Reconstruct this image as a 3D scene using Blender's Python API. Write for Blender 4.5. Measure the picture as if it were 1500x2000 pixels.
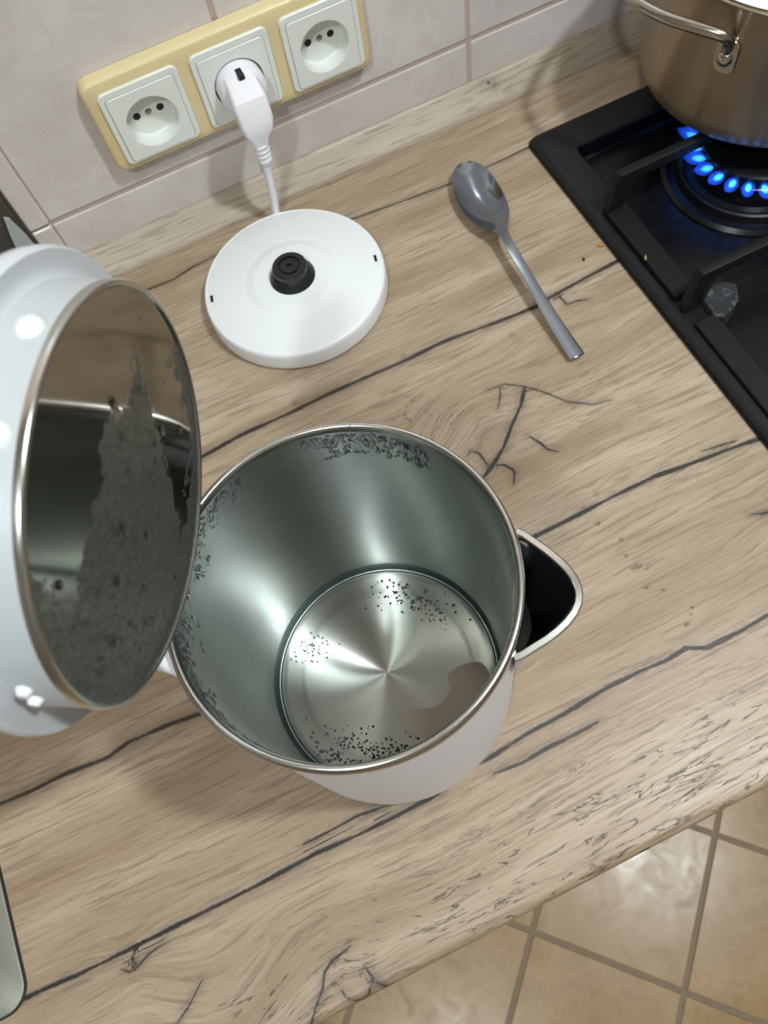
import bpy, bmesh, math, random
import numpy as np
from mathutils import Matrix, Vector
random.seed(7); np.random.seed(7)
for o in list(bpy.data.objects): bpy.data.objects.remove(o)
scene = bpy.context.scene
COL = scene.collection
PI = math.pi
# ------------------------------------------------------------------ camera
cam = bpy.data.objects.new('camera', bpy.data.cameras.new('camera')); COL.objects.link(cam)
RX = (0.8987737521639896, -0.42230905734397867, -0.11773190946512145)
RY = (-0.43233892518587635, -0.8092200582995197, -0.3978013964465722)
RZ = (0.07272411010239088, 0.4084335408985919, -0.9098863920725782)
M = Matrix.Identity(4)
for i in range(3):
    M[i][0] = RX[i]; M[i][1] = -RY[i]; M[i][2] = -RZ[i]
M.translation = (-0.01539964, -0.57079564, 0.53292971)
cam.matrix_world = M
cam.data.sensor_fit = 'VERTICAL'; cam.data.sensor_height = 24.0; cam.data.sensor_width = 18.0
cam.data.lens = 1586.465 * 24.0 / 2000.0
cam.data.clip_start = 0.02; cam.data.clip_end = 20
cam.data.dof.use_dof = True; cam.data.dof.focus_distance = 0.46; cam.data.dof.aperture_fstop = 8.0
scene.camera = cam
# ------------------------------------------------------------------ light
world = bpy.data.worlds.new('world'); scene.world = world; world.use_nodes = True
bg = world.node_tree.nodes['Background']; bg.inputs[0].default_value = (0.9, 0.95, 1, 1); bg.inputs[1].default_value = 0.05
def lamp(name, loc, watt, rad, col):
    l = bpy.data.lights.new(name, 'POINT'); l.energy = watt; l.shadow_soft_size = rad; l.color = col
    o = bpy.data.objects.new(name, l); o.location = loc; COL.objects.link(o); return o
lamp('ceiling_lamp_light', (0.63, -0.78, 1.56), 42, 0.05, (0.92, 1.02, 1.08))
lamp('second_lamp_light', (-0.52, -1.16, 1.56), 27, 0.05, (0.92, 1.02, 1.08))
scene.view_settings.view_transform = 'Standard'; scene.view_settings.look = 'None'
scene.view_settings.exposure = 0.36; scene.view_settings.gamma = 1.0
scene.view_settings.use_curve_mapping = False
# ------------------------------------------------------------------ helpers
def S(r, g, b):
    f = lambda c: (c/255/12.92 if c/255 <= 0.04045 else ((c/255+0.055)/1.055)**2.4)
    return (f(r), f(g), f(b), 1.0)
class Mat:
    def __init__(s, name):
        s.m = bpy.data.materials.new(name); s.m.use_nodes = True
        s.nt = s.m.node_tree; s.b = s.nt.nodes['Principled BSDF']
    def n(s, t, **kw):
        x = s.nt.nodes.new(t)
        for k, v in kw.items(): setattr(x, k, v)
        return x
    def l(s, a, b): s.nt.links.new(a, b)
    def set(s, **kw):
        for k, v in kw.items(): s.b.inputs[k.replace('_', ' ')].default_value = v
        return s
    def math(s, op, a, b=None, c=None, clamp=False):
        x = s.n('ShaderNodeMath', operation=op, use_clamp=clamp)
        for i, v in enumerate((a, b, c)):
            if v is None: continue
            if isinstance(v, (int, float)): x.inputs[i].default_value = v
            else: s.l(v, x.inputs[i])
        return x.outputs[0]
    def rng(s, v, a, b, c=0.0, d=1.0):
        x = s.n('ShaderNodeMapRange'); x.interpolation_type = 'SMOOTHSTEP' if False else 'LINEAR'
        s.l(v, x.inputs[0])
        for i, q in zip((1, 2, 3, 4), (a, b, c, d)):
            if isinstance(q, (int, float)): x.inputs[i].default_value = q
            else: s.l(q, x.inputs[i])
        return x.outputs[0]
    def noise(s, vec, scale=5, detail=3, rough=.55, dist=0.0):
        x = s.n('ShaderNodeTexNoise'); s.l(vec, x.inputs['Vector'])
        x.inputs['Scale'].default_value = scale; x.inputs['Detail'].default_value = detail
        x.inputs['Roughness'].default_value = rough; x.inputs['Distortion'].default_value = dist
        return x.outputs['Fac']
    def scaled(s, vec, sc, off=(0, 0, 0)):
        x = s.n('ShaderNodeMapping'); s.l(vec, x.inputs['Vector'])
        x.inputs['Scale'].default_value = sc; x.inputs['Location'].default_value = off
        return x.outputs[0]
    def mix(s, f, a, b, bt='MIX'):
        x = s.n('ShaderNodeMix', data_type='RGBA', blend_type=bt)
        for i, v in ((0, f), (6, a), (7, b)):
            if isinstance(v, (int, float, tuple)): x.inputs[i].default_value = v
            else: s.l(v, x.inputs[i])
        return x.outputs[2]
    def obj(s): return s.n('ShaderNodeTexCoord').outputs['Object']
    def bump(s, h, strength=.2, dist=.001):
        x = s.n('ShaderNodeBump'); s.l(h, x.inputs['Height'])
        x.inputs['Strength'].default_value = strength; x.inputs['Distance'].default_value = dist
        s.l(x.outputs[0], s.b.inputs['Normal'])
def plain(name, col, rough=.4, metal=0.0, var=.06, nscale=40, **kw):
    m = Mat(name); m.set(Roughness=rough, Metallic=metal, **kw)
    nz = m.noise(m.obj(), nscale, 3)
    c2 = tuple(x*(1-var*2) for x in col[:3])+(1,)
    m.l(m.mix(nz, col, c2), m.b.inputs['Base Color'])
    m.l(m.rng(nz, .3, .7, max(rough-.04, 0), rough+.04), m.b.inputs['Roughness'])
    return m.m
def link(name, me, mat=None, parent=None, smooth=True, matrix=None):
    o = bpy.data.objects.new(name, me); COL.objects.link(o)
    if mat: me.materials.append(mat)
    if smooth:
        me.polygons.foreach_set('use_smooth', [True]*len(me.polygons))
    if parent: o.parent = parent
    if matrix is not None: o.matrix_basis = matrix
    return o
def sharp(o, ang=35):
    me = o.data; me.update()
    bm = bmesh.new(); bm.from_mesh(me)
    for e in bm.edges:
        if len(e.link_faces) == 2 and e.calc_face_angle(0) > math.radians(ang): e.smooth = False
    bm.to_mesh(me); bm.free(); return o
def mesh(name, vs, fs, mat=None, parent=None, smooth=True, matrix=None, recalc=True):
    me = bpy.data.meshes.new(name); me.from_pydata([tuple(v) for v in vs], [], fs); me.update()
    if recalc:
        bm = bmesh.new(); bm.from_mesh(me); bmesh.ops.recalc_face_normals(bm, faces=bm.faces); bm.to_mesh(me); bm.free()
    return link(name, me, mat, parent, smooth, matrix)
def lathe_data(prof, n=96, a0=0, a1=2*PI, closed=False):
    full = abs(a1-a0-2*PI) < 1e-6
    k = n if full else n+1
    vs, fs = [], []
    for i in range(k):
        a = a0+(a1-a0)*i/n
        for r, z in prof: vs.append((r*math.cos(a), r*math.sin(a), z))
    m = len(prof)
    for i in range(n):
        j = (i+1) % k
        for q in range(m-1 if not closed else m):
            q2 = (q+1) % m
            f = [i*m+q, j*m+q, j*m+q2, i*m+q2]
            fs.append(f)
    return vs, fs
def lathe(name, prof, mat, parent=None, n=96, matrix=None, ang=40, **kw):
    vs, fs = lathe_data(prof, n, **kw)
    me = bpy.data.meshes.new(name); me.from_pydata(vs, [], fs)
    bm = bmesh.new(); bm.from_mesh(me)
    bmesh.ops.remove_doubles(bm, verts=bm.verts, dist=1e-6)
    bmesh.ops.dissolve_degenerate(bm, edges=bm.edges, dist=1e-7)
    bmesh.ops.recalc_face_normals(bm, faces=bm.faces); bm.to_mesh(me); bm.free()
    return sharp(link(name, me, mat, parent, True, matrix), ang)
def tube(name, pts, rad, mat, parent=None, n=12, matrix=None, prof=None, res=6, caps=True):
    """swept tube through pts (Catmull-Rom), rad scalar or list; prof = (w, h) superellipse half sizes factor"""
    P = [Vector(p) for p in pts]; R = rad if isinstance(rad, (list, tuple)) else [rad]*len(P)
    Q, RR = [], []
    for i in range(len(P)-1):
        p0 = P[max(i-1, 0)]; p1 = P[i]; p2 = P[i+1]; p3 = P[min(i+2, len(P)-1)]
        for s in range(res):
            t = s/res
            Q.append(0.5*((2*p1)+(p2-p0)*t+(2*p0-5*p1+4*p2-p3)*t*t+(3*p1-p0-3*p2+p3)*t**3)); RR.append(R[i]+(R[i+1]-R[i])*t)
    Q.append(P[-1]); RR.append(R[-1])
    vs, fs = [], []; up = None
    for i, q in enumerate(Q):
        d = (Q[min(i+1, len(Q)-1)]-Q[max(i-1, 0)]).normalized()
        if up is None: up = d.orthogonal().normalized() if prof is None else Vector(prof[2])
        x = up.cross(d).normalized(); up = d.cross(x).normalized()
        for k in range(n):
            a = 2*PI*k/n; c, s_ = math.cos(a), math.sin(a)
            if prof:
                e = 0.55; c = math.copysign(abs(c)**e, c)*prof[0]; s_ = math.copysign(abs(s_)**e, s_)*prof[1]
            vs.append(q+(x*c+up*s_)*RR[i])
    for i in range(len(Q)-1):
        for k in range(n):
            fs.append([i*n+k, i*n+(k+1) % n, (i+1)*n+(k+1) % n, (i+1)*n+k])
    if caps: fs.append(list(range(n))[::-1]); fs.append([(len(Q)-1)*n+k for k in range(n)])
    return sharp(mesh(name, vs, fs, mat, parent, True, matrix), 50)
def box(name, lo, hi, mat, parent=None, bev=0.0, seg=2, matrix=None):
    bm = bmesh.new(); bmesh.ops.create_cube(bm, size=1)
    for v in bm.verts:
        v.co = Vector([(lo[i]+hi[i])/2+v.co[i]*(hi[i]-lo[i]) for i in range(3)])
    if bev: bmesh.ops.bevel(bm, geom=bm.edges, offset=bev, segments=seg, affect='EDGES', profile=.5)
    me = bpy.data.meshes.new(name); bm.to_mesh(me); bm.free()
    return link(name, me, mat, parent, False, matrix)
def rrect(w, h, r, n=6, cx=0, cy=0):
    out = []
    for sx, sy, a in ((1, 1, 0), (-1, 1, PI/2), (-1, -1, PI), (1, -1, 3*PI/2)):
        for i in range(n+1):
            t = a+PI/2*i/n
            out.append((cx+sx*(w/2-r)+r*math.cos(t), cy+sy*(h/2-r)+r*math.sin(t)))
    return out
def loft(name, loops, mat, parent=None, cap0=True, cap1=True, matrix=None, ang=35):
    n = len(loops[0]); vs = [p for L in loops for p in L]; fs = []
    for i in range(len(loops)-1):
        for k in range(n): fs.append([i*n+k, i*n+(k+1) % n, (i+1)*n+(k+1) % n, (i+1)*n+k])
    if cap0: fs.append(list(range(n))[::-1])
    if cap1: fs.append([(len(loops)-1)*n+k for k in range(n)])
    return sharp(mesh(name, vs, fs, mat, parent, True, matrix), ang)
def thing(name, label, cat, loc=(0, 0, 0), rz=0, group=None):
    o = bpy.data.objects.new(name, None); COL.objects.link(o); o.empty_display_size = .02
    o.location = loc; o.rotation_euler = (0, 0, rz); return tag(o, label, cat, group)
def tag(o, label, cat=None, group=None):
    o['label'] = label
    if cat: o['category'] = cat
    if group: o['group'] = group
    return o
def struct(o, label=None):
    o['kind'] = 'structure'
    if label: o['label'] = label
    return o
# ------------------------------------------------------------------ materials
def wood_mat(name, tint=None):
    m = Mat(name)
    def attr(a): return m.n('ShaderNodeAttribute', attribute_name=a).outputs['Vector']
    def sep(v):
        x = m.n('ShaderNodeSeparateXYZ'); m.l(v, x.inputs[0]); return x.outputs
    flow = attr('flow'); crk = sep(attr('crk')); msk = sep(attr('msk')); aux = sep(attr('aux'))
    P = m.obj()
    broad = m.noise(m.scaled(flow, (4, 34, 1)), 1, 3, .5, .2)
    med = m.noise(m.scaled(flow, (8, 130, 1)), 1, 4, .6, .25)
    fine = m.noise(m.scaled(flow, (20, 560, 1)), 1, 4, .65, .15)
    pore = m.noise(m.scaled(flow, (20, 330, 1), (3, 1, 0)), 1, 4, .58, .2)
    c = m.mix(m.rng(broad, .32, .68), S(148, 129, 104), S(184, 168, 146))
    c = m.mix(m.rng(msk[2], 0, 1, 0, .55), c, S(148, 118, 89))
    c = m.mix(m.math('MULTIPLY', m.rng(med, .50, .80), .48), c, S(130, 102, 76))
    c = m.mix(m.math('MULTIPLY', m.rng(fine, .50, .74), .42), c, S(118, 92, 68))
    lightst = m.math('MULTIPLY', m.rng(fine, .44, .26), .35)
    c = m.mix(lightst, c, S(200, 184, 160))
    if tint: c = m.mix(.5, c, tint)
    pm = m.math('MULTIPLY', m.rng(pore, .54, .60), m.rng(broad, .30, .55, .35, 1))
    c = m.mix(m.math('MULTIPLY', pm, .42), c, S(98, 77, 58))
    # coarse checks in the rough-sawn zones
    ck = m.noise(m.scaled(flow, (24, 150, 1), (7, 2, 0)), 1, 4, .6, .6); cg = m.noise(m.scaled(flow, (30, 190, 1), (1, 5, 0)), 1, 3, .6, .4)
    cl = m.rng(m.math('ABSOLUTE', m.math('SUBTRACT', ck, .5)), .030, .006)
    cm = m.math('MULTIPLY', m.math('MULTIPLY', cl, m.rng(cg, .46, .56)), msk[0])
    c = m.mix(m.math('MULTIPLY', cm, .9), c, S(58, 45, 36))
    # knots
    c = m.mix(m.math('MULTIPLY', msk[1], .8, clamp=True), c, S(92, 66, 46))
    # splits and seams (signed distance, half width, nearness)
    jit = m.noise(P, 420, 3, .6); jit2 = m.noise(m.scaled(P, (60, 260, 1)), 1, 4, .6, .8)
    d = m.math('ADD', m.math('ABSOLUTE', crk[0]), m.math('ADD', m.math('MULTIPLY', m.math('SUBTRACT', jit, .5), .0016), m.math('MULTIPLY', m.math('SUBTRACT', jit2, .5), .0016)))
    core = m.math('MULTIPLY', m.rng(m.math('SUBTRACT', crk[1], d), -.0007, .0003), m.rng(jit2, .30, .60, 1.0, .92))
    halo = m.math('MULTIPLY', m.math('POWER', crk[2], 1.6), m.rng(jit2, .36, .60, .1, 1))
    halo = m.math('MULTIPLY', halo, aux[0])
    c = m.mix(m.math('MULTIPLY', halo, .8), c, S(84, 75, 67))
    c = m.mix(m.math('MULTIPLY', core, m.rng(aux[0], 0, 1, .6, 1)), c, S(26, 24, 23))
    m.l(c, m.b.inputs['Base Color'])
    h = m.math('SUBTRACT', m.math('MULTIPLY', fine, -.5), m.math('ADD', core, m.math('MULTIPLY', cm, .6)))
    m.bump(h, .35, .0004)
    m.l(m.rng(fine, .3, .7, .34, .50), m.b.inputs['Roughness'])
    m.set(Specular_IOR_Level=.5)
    return m.m
def tile_mat(name, a, b, v, sc=14, rough=.18):
    m = Mat(name); P = m.n('ShaderNodeNewGeometry').outputs['Position']
    n1 = m.noise(P, sc, 5, .55, .8); n2 = m.noise(m.scaled(P, (1, 1, 1), (5, 3, 2)), sc*2.6, 5, .6, 1.2)
    c = m.mix(m.rng(n1, .35, .65), a, b)
    c = m.mix(m.math('MULTIPLY', m.rng(n2, .5, .72), .55), c, v)
    m.l(c, m.b.inputs['Base Color']); m.set(Roughness=rough)
    m.l(m.rng(n2, .3, .7, rough, rough+.12), m.b.inputs['Roughness'])
    m.bump(n2, .03, .001)
    return m.m
def steel(name, col, rough, aniso, streak=(3, 3, 300), var=.12, radial=True):
    m = Mat(name); m.set(Metallic=1.0, Roughness=rough)
    P = m.obj(); s = m.noise(m.scaled(P, streak), 1, 4, .6); blot = m.noise(P, 45, 4, .55, .5)
    c = m.mix(m.rng(s, .3, .7), col, tuple(x*(1-var) for x in col[:3])+(1,))
    m.l(c, m.b.inputs['Base Color'])
    m.l(m.rng(blot, .3, .75, rough*.95, rough*1.1), m.b.inputs['Roughness'])
    if aniso:
        m.set(Anisotropic=aniso, Anisotropic_Rotation=.25)
        t = m.n('ShaderNodeTangent', direction_type='RADIAL', axis='Z'); m.l(t.outputs[0], m.b.inputs['Tangent'])
    return m.m
WOOD = wood_mat('oak_laminate'); WOODG = wood_mat('grey_oak_strip', S(158, 146, 130))
WALLT = tile_mat('glazed_tile', S(216, 210, 206), S(203, 196, 191), S(190, 178, 169), 12)
FLOORT = tile_mat('floor_tile', S(176, 145, 100), S(160, 128, 82), S(142, 108, 66), 10, .24)
GROUT = plain('grout', S(190, 170, 160), .8, nscale=200)
FGROUT = plain('floor_grout', S(150, 134, 116), .8, nscale=200)
PLASTER = plain('plaster', S(168, 160, 150), .8, nscale=6)
WHITE = plain('white_plastic', S(236, 239, 240), .32, var=.012, nscale=20)
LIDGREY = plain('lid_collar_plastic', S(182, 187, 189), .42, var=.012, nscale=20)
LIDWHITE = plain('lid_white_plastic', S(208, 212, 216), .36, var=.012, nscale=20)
WHITESOFT = plain('white_matt_plastic', S(236, 234, 238), .42, var=.012, nscale=20)
SOCKW = plain('socket_plastic', S(226, 229, 222), .35, var=.02, nscale=60)
IVORY = plain('ivory_plastic', S(222, 203, 156), .38, var=.04, nscale=30)
BLACKP = plain('black_plastic', S(24, 26, 30), .38, var=.1)
DARKHOLE = plain('dark_hole', S(14, 13, 12), .6)
BRASS = plain('contact_metal', S(150, 146, 132), .35, 1.0)
LINER = steel('brushed_liner', S(172, 178, 173), .31, 1.0, (2, 2, 900))
FLOORST = steel('brushed_floor', S(196, 200, 194), .30, 1.0, (6, 6, 6))
RIMST = steel('satin_rim', S(214, 214, 208), .2, 0)
CHROME = plain('polished_steel', S(150, 158, 168), .12, 1.0, .05, 30)
POTST = steel('pot_steel', S(198, 182, 158), .34, .75, (9, 9, 1), .3)
POTWIRE = plain('handle_steel', S(190, 182, 170), .22, 1.0, .08)
HOBM = plain('hob_enamel', S(16, 18, 20), .42, Specular_IOR_Level=.3, var=.08, nscale=90)
HOBW = plain('hob_well_enamel', S(11, 12, 14), .3, Specular_IOR_Level=.35, var=.08, nscale=90)
IRON = plain('cast_iron', S(19, 20, 21), .5, Specular_IOR_Level=.3, var=.12, nscale=300)
WORN = tile_mat('worn_iron', S(44, 47, 49), S(26, 28, 30), S(120, 126, 128), 60, .65)
SINKST = plain('sink_steel', S(132, 132, 122), .5, .5, .04, 200)
DARKPANEL = tile_mat('dark_panel_finish', S(70, 67, 62), S(56, 54, 50), S(82, 78, 72), 20, .3)
PALEGREY = plain('pale_grey_plastic', S(170, 178, 178), .35)
SEAL = plain('black_sealant', S(34, 28, 22), .5)
CABW = plain('cabinet_white', S(214, 208, 198), .5)
def water_mat():
    m = Mat('water'); m.set(Roughness=.02, IOR=1.33, Transmission_Weight=1.0)
    m.l(m.mix(m.noise(m.obj(), 30), (1, 1, 1, 1), (.97, .99, 1, 1)), m.b.inputs['Base Color']); return m.m
WATER = water_mat()
# ------------------------------------------------------------------ room shell
wall = struct(box('wall_back', (-2.0, 0.0009, -.86), (2.2, 0.12, 1.64), GROUT), 'tiled wall behind the worktop with pale pink-beige glazed tiles')
def bevel_tile(nm, w, h, t, bev, mat, parent, mtx):
    return box(nm, (-w/2, -h/2, 0), (w/2, h/2, t), mat, parent, bev, 2, mtx)
RW = Matrix.Rotation(PI/2, 4, 'X')                       # local xy -> world xz, local z -> world -y
tmesh = {}
def wall_tile(x0, x1, z0, z1):
    k = (round(x1-x0, 4), round(z1-z0, 4))
    mt = Matrix.Translation(((x0+x1)/2, 0.006, (z0+z1)/2)) @ RW
    if k in tmesh:
        o = bpy.data.objects.new('tile', tmesh[k]); COL.objects.link(o); o.parent = wall; o.matrix_basis = mt; return
    o = bevel_tile('tile', k[0], k[1], .006, .0014, WALLT, wall, mt); tmesh[k] = o.data
g = .0019
for xa in (-.13, .07, .27, .47, .67, .87):
    for za, zb in ((-.2, .0596), (.0596, .3596), (.3596, .6596), (.6596, .9596)):
        x0 = -.1085 if xa < -.1 else xa+g
        wall_tile(x0, xa+.2-g, za+g, zb-g)
# narrow edge strip of tile ending the tiled area
for za, zb in ((-.2, .0605), (.0605, .3605), (.3605, .6605)):
    b = box('tile', (-.1265, -.003, za+.0008), (-.1092, .004, zb-.0008), WALLT, wall, .0022, 3)
floor = struct(box('floor', (-2.0, -2.8, -.96), (2.2, .0, -.8622), FGROUT), 'beige tiled kitchen floor laid diagonally')
pt = .2245; ft = None
for i in range(-5, 6):
    for j in range(-6, 5):
        a = .704+pt*(i+.5); b_ = -.478+pt*(j+.5)
        x, y = (a+b_)/math.sqrt(2), (b_-a)/math.sqrt(2)
        if not (-.62 < x < .95 and -1.7 < y < -.30): continue
        mt = Matrix.Translation((x, y, -.8645)) @ Matrix.Rotation(PI/4, 4, 'Z')
        if ft is None:
            o = bevel_tile('tile', pt-.0065, pt-.0065, .0045, .0016, FLOORT, floor, mt); ft = o.data
        else:
            o = bpy.data.objects.new('tile', ft); COL.objects.link(o); o.parent = floor; o.matrix_basis = mt
struct(box('ceiling', (-2.0, -2.8, 1.64), (2.2, .12, 1.7), PLASTER), 'white plaster ceiling')
struct(box('wall_front', (-2.0, -2.9, -.86), (2.2, -2.8, 1.64), PLASTER), 'plain pale wall opposite the worktop')
struct(box('wall_left', (-2.1, -2.8, -.86), (-2.0, .12, 1.64), PLASTER), 'plain pale side wall beyond the sink')
struct(box('wall_right', (2.2, -2.8, -.86), (2.3, .12, 1.64), PLASTER), 'plain pale side wall beyond the hob')
# ------------------------------------------------------------------ worktop
SPOTS = [((0.0756, -0.4676), 0.0035), ((0.0976, -0.2178), 0.003), ((0.0049, -0.2149), 0.004), ((0.2557, -0.4549), 0.006), ((0.1661, -0.3902), 0.003), ((0.1132, -0.3338), 0.006), ((-0.232, -0.527), 0.006), ((-0.1021, -0.5962), 0.006), ((0.1798, -0.243), 0.003)]
def crack_field(X, Y, cracks):
    s = np.full(X.shape, .05); w = np.full(X.shape, -1.0); h = np.zeros(X.shape); st = np.ones(X.shape); best = np.full(X.shape, 1e9)
    for pl, hw, amp in cracks:
        P = np.array(pl); tot = np.r_[0, np.cumsum(np.hypot(*np.diff(P, axis=0).T))]
        bb = (X > P[:, 0].min()-.014) & (X < P[:, 0].max()+.014) & (Y > P[:, 1].min()-.014) & (Y < P[:, 1].max()+.014)
        if not bb.any(): continue
        x, y = X[bb], Y[bb]; bd = np.full(x.shape, 1e9); sg = np.zeros(x.shape); ww = np.zeros(x.shape)
        for i in range(len(P)-1):
            d = P[i+1]-P[i]; L = np.hypot(*d); d = d/L
            t = (x-P[i, 0])*d[0]+(y-P[i, 1])*d[1]; c = (x-P[i, 0])*d[1]-(y-P[i, 1])*d[0]
            tc = np.clip(t, 0, L); dist = np.hypot(t-tc, c); ext = np.zeros(x.shape)
            if i == 0: ext = np.maximum(ext, -t)
            if i == len(P)-2: ext = np.maximum(ext, t-L)
            u = tot[i]+tc
            wid = hw*(.55+.6*np.abs(np.sin(u*37+hw*9000))+.5*np.abs(np.sin(u*91+1.3)))*np.clip(np.minimum(u, tot[-1]-u)/.012+.25, 0, 1)-ext
            k = dist < bd
            bd = np.where(k, dist, bd); sg = np.where(k, np.where(c < 0, -1, 1)*dist, sg); ww = np.where(k, wid, ww)
        ww = np.where(bd > .0045, -1, ww); key = bd-np.maximum(ww, -.05); cur = best[bb]; k = (key < cur) & (bd < .014)
        best[bb] = np.where(k, key, cur)
        s[bb] = np.where(k, sg, s[bb]); w[bb] = np.where(k, ww, w[bb])
        h[bb] = np.where(k, np.clip(1-bd/(.004+6*hw), 0, 1), h[bb]); st[bb] = np.where(k, amp, st[bb])
    return s, w, h, st
def wood_attrs(me, X, Y, cracks, wt=True):
    s, w, h, st = crack_field(X, Y, cracks)
    V = Y.copy(); U = X.copy()
    V += .003*np.sin(X*7+1)+.0010*np.sin(X*21+Y*30)
    rough = np.zeros_like(X); spot = np.zeros_like(X); tone = np.zeros_like(X)
    if wt:
        def gz(x0, y0, rx, ry): return np.exp(-(((X-x0)/rx)**2+((Y-y0)/ry)**2))
        # figure around the knots: the grain swings aside
        V += -.8*(X-.108)*gz(.095, -.296, .045, .03)
        V += .35*(Y+.32)*gz(.19, -.31, .07, .045)
        V += -.45*(X+.13)*gz(-.165, -.575, .05, .035)
        V += .25*(Y+.594)*gz(-.05, -.59, .06, .03)
        V += .35*(Y+.225)*gz(.2, -.25, .05, .02)
        for (x0, y0), r in SPOTS:
            V += .8*(Y-y0)*gz(x0, y0, r*3.2, r*2.4)
            spot += gz(x0, y0, r*.8, r*.55)*.8
        rough = gz(.02, -.585, .14, .035)+.9*gz(.13, -.575, .1, .03)+.75*gz(-.17, -.585, .06, .03)+.7*gz(.09, -.285, .04, .035)+.5*gz(.2, -.32, .05, .03)+.12
        rough = np.clip(rough, 0, 1)
        for y0, y1, tn in ((-.046, 0, .35), (-.222, -.046, .15), (-.31, -.222, .25), (-.40, -.31, .12), (-.455, -.40, .10), (-.517, -.455, .42), (-.62, -.517, .32)):
            tone = np.where((Y >= y0) & (Y < y1), tn, tone)
        tone = np.clip(tone+.35*np.sin(X*4.1+Y*13+1.2)*.4+.05*(X < -.08)*np.clip((-X-.05)/.15, 0, 1), 0, 1)
        band = gz(.2, -.438, .1, .012); tone = np.clip(tone+.5*band, 0, 1)
    def put(nm, a, b, c):
        at = me.attributes.new(nm, 'FLOAT_VECTOR', 'POINT')
        at.data.foreach_set('vector', np.stack([a, b, c], 1).astype(np.float32).ravel())
    put('flow', U, V, np.zeros_like(U)); put('crk', s, w, h); put('msk', rough, spot, tone); put('aux', st, st, st)
def worktop():
    xs = np.r_[np.linspace(-.95, -.36, 20), np.arange(-.34, .335, .002), np.linspace(.34, .95, 40)]
    ys = np.r_[np.arange(-.596, -.0005, .002), 0.0]
    # profile: underside-front -> rounded nose -> top
    R = .006; D = .6022
    nose = [(-D+.03, -.038), (-D+.006, -.038), (-D+.0015, -.0365), (-D, -.032), (-D, -.02), (-D, -R)]
    nose += [(-D+R-R*math.cos(t), -R+R*math.sin(t)) for t in np.linspace(.15, PI/2, 10)]
    YS = np.array([a for a, b in nose]+[y for y in ys if y > -D+R+.0005]); ZS = np.array([b for a, b in nose]+[0.0]*int((ys > -D+R+.0005).sum()))
    arc = np.r_[0, np.cumsum(np.hypot(np.diff(YS), np.diff(ZS)))]; i0 = len(nose)-1; flatY = YS[i0]+(arc-arc[i0])
    X, J = np.meshgrid(xs, np.arange(len(YS)), indexing='ij'); n = len(YS)
    co = np.stack([X.ravel(), YS[J.ravel()], ZS[J.ravel()]], 1)
    ii, jj = np.meshgrid(np.arange(len(xs)-1), np.arange(n-1), indexing='ij'); ii = ii.ravel(); jj = jj.ravel()
    cx = (xs[ii]+xs[ii+1])/2; cy = (YS[jj]+YS[jj+1])/2
    hole = ((cx > -.86) & (cx < -.345) & (cy > -.47) & (cy < -.11)) | ((cx > .312) & (cx < .845) & (cy > -.55) & (cy < -.10))
    ii = ii[~hole]; jj = jj[~hole]
    q = np.stack([ii*n+jj, (ii+1)*n+jj, (ii+1)*n+jj+1, ii*n+jj+1], 1)
    me = bpy.data.meshes.new('worktop')
    me.vertices.add(len(co)); me.vertices.foreach_set('co', co.ravel())
    me.loops.add(q.size); me.loops.foreach_set('vertex_index', q.ravel().astype(np.int32))
    me.polygons.add(len(q)); me.polygons.foreach_set('loop_start', np.arange(0, q.size, 4, dtype=np.int32))
    me.update(calc_edges=True); me.validate()
    wood_attrs(me, co[:, 0], flatY[J.ravel()], CRACKS)
    o = link('worktop', me, WOOD); return o
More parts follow.
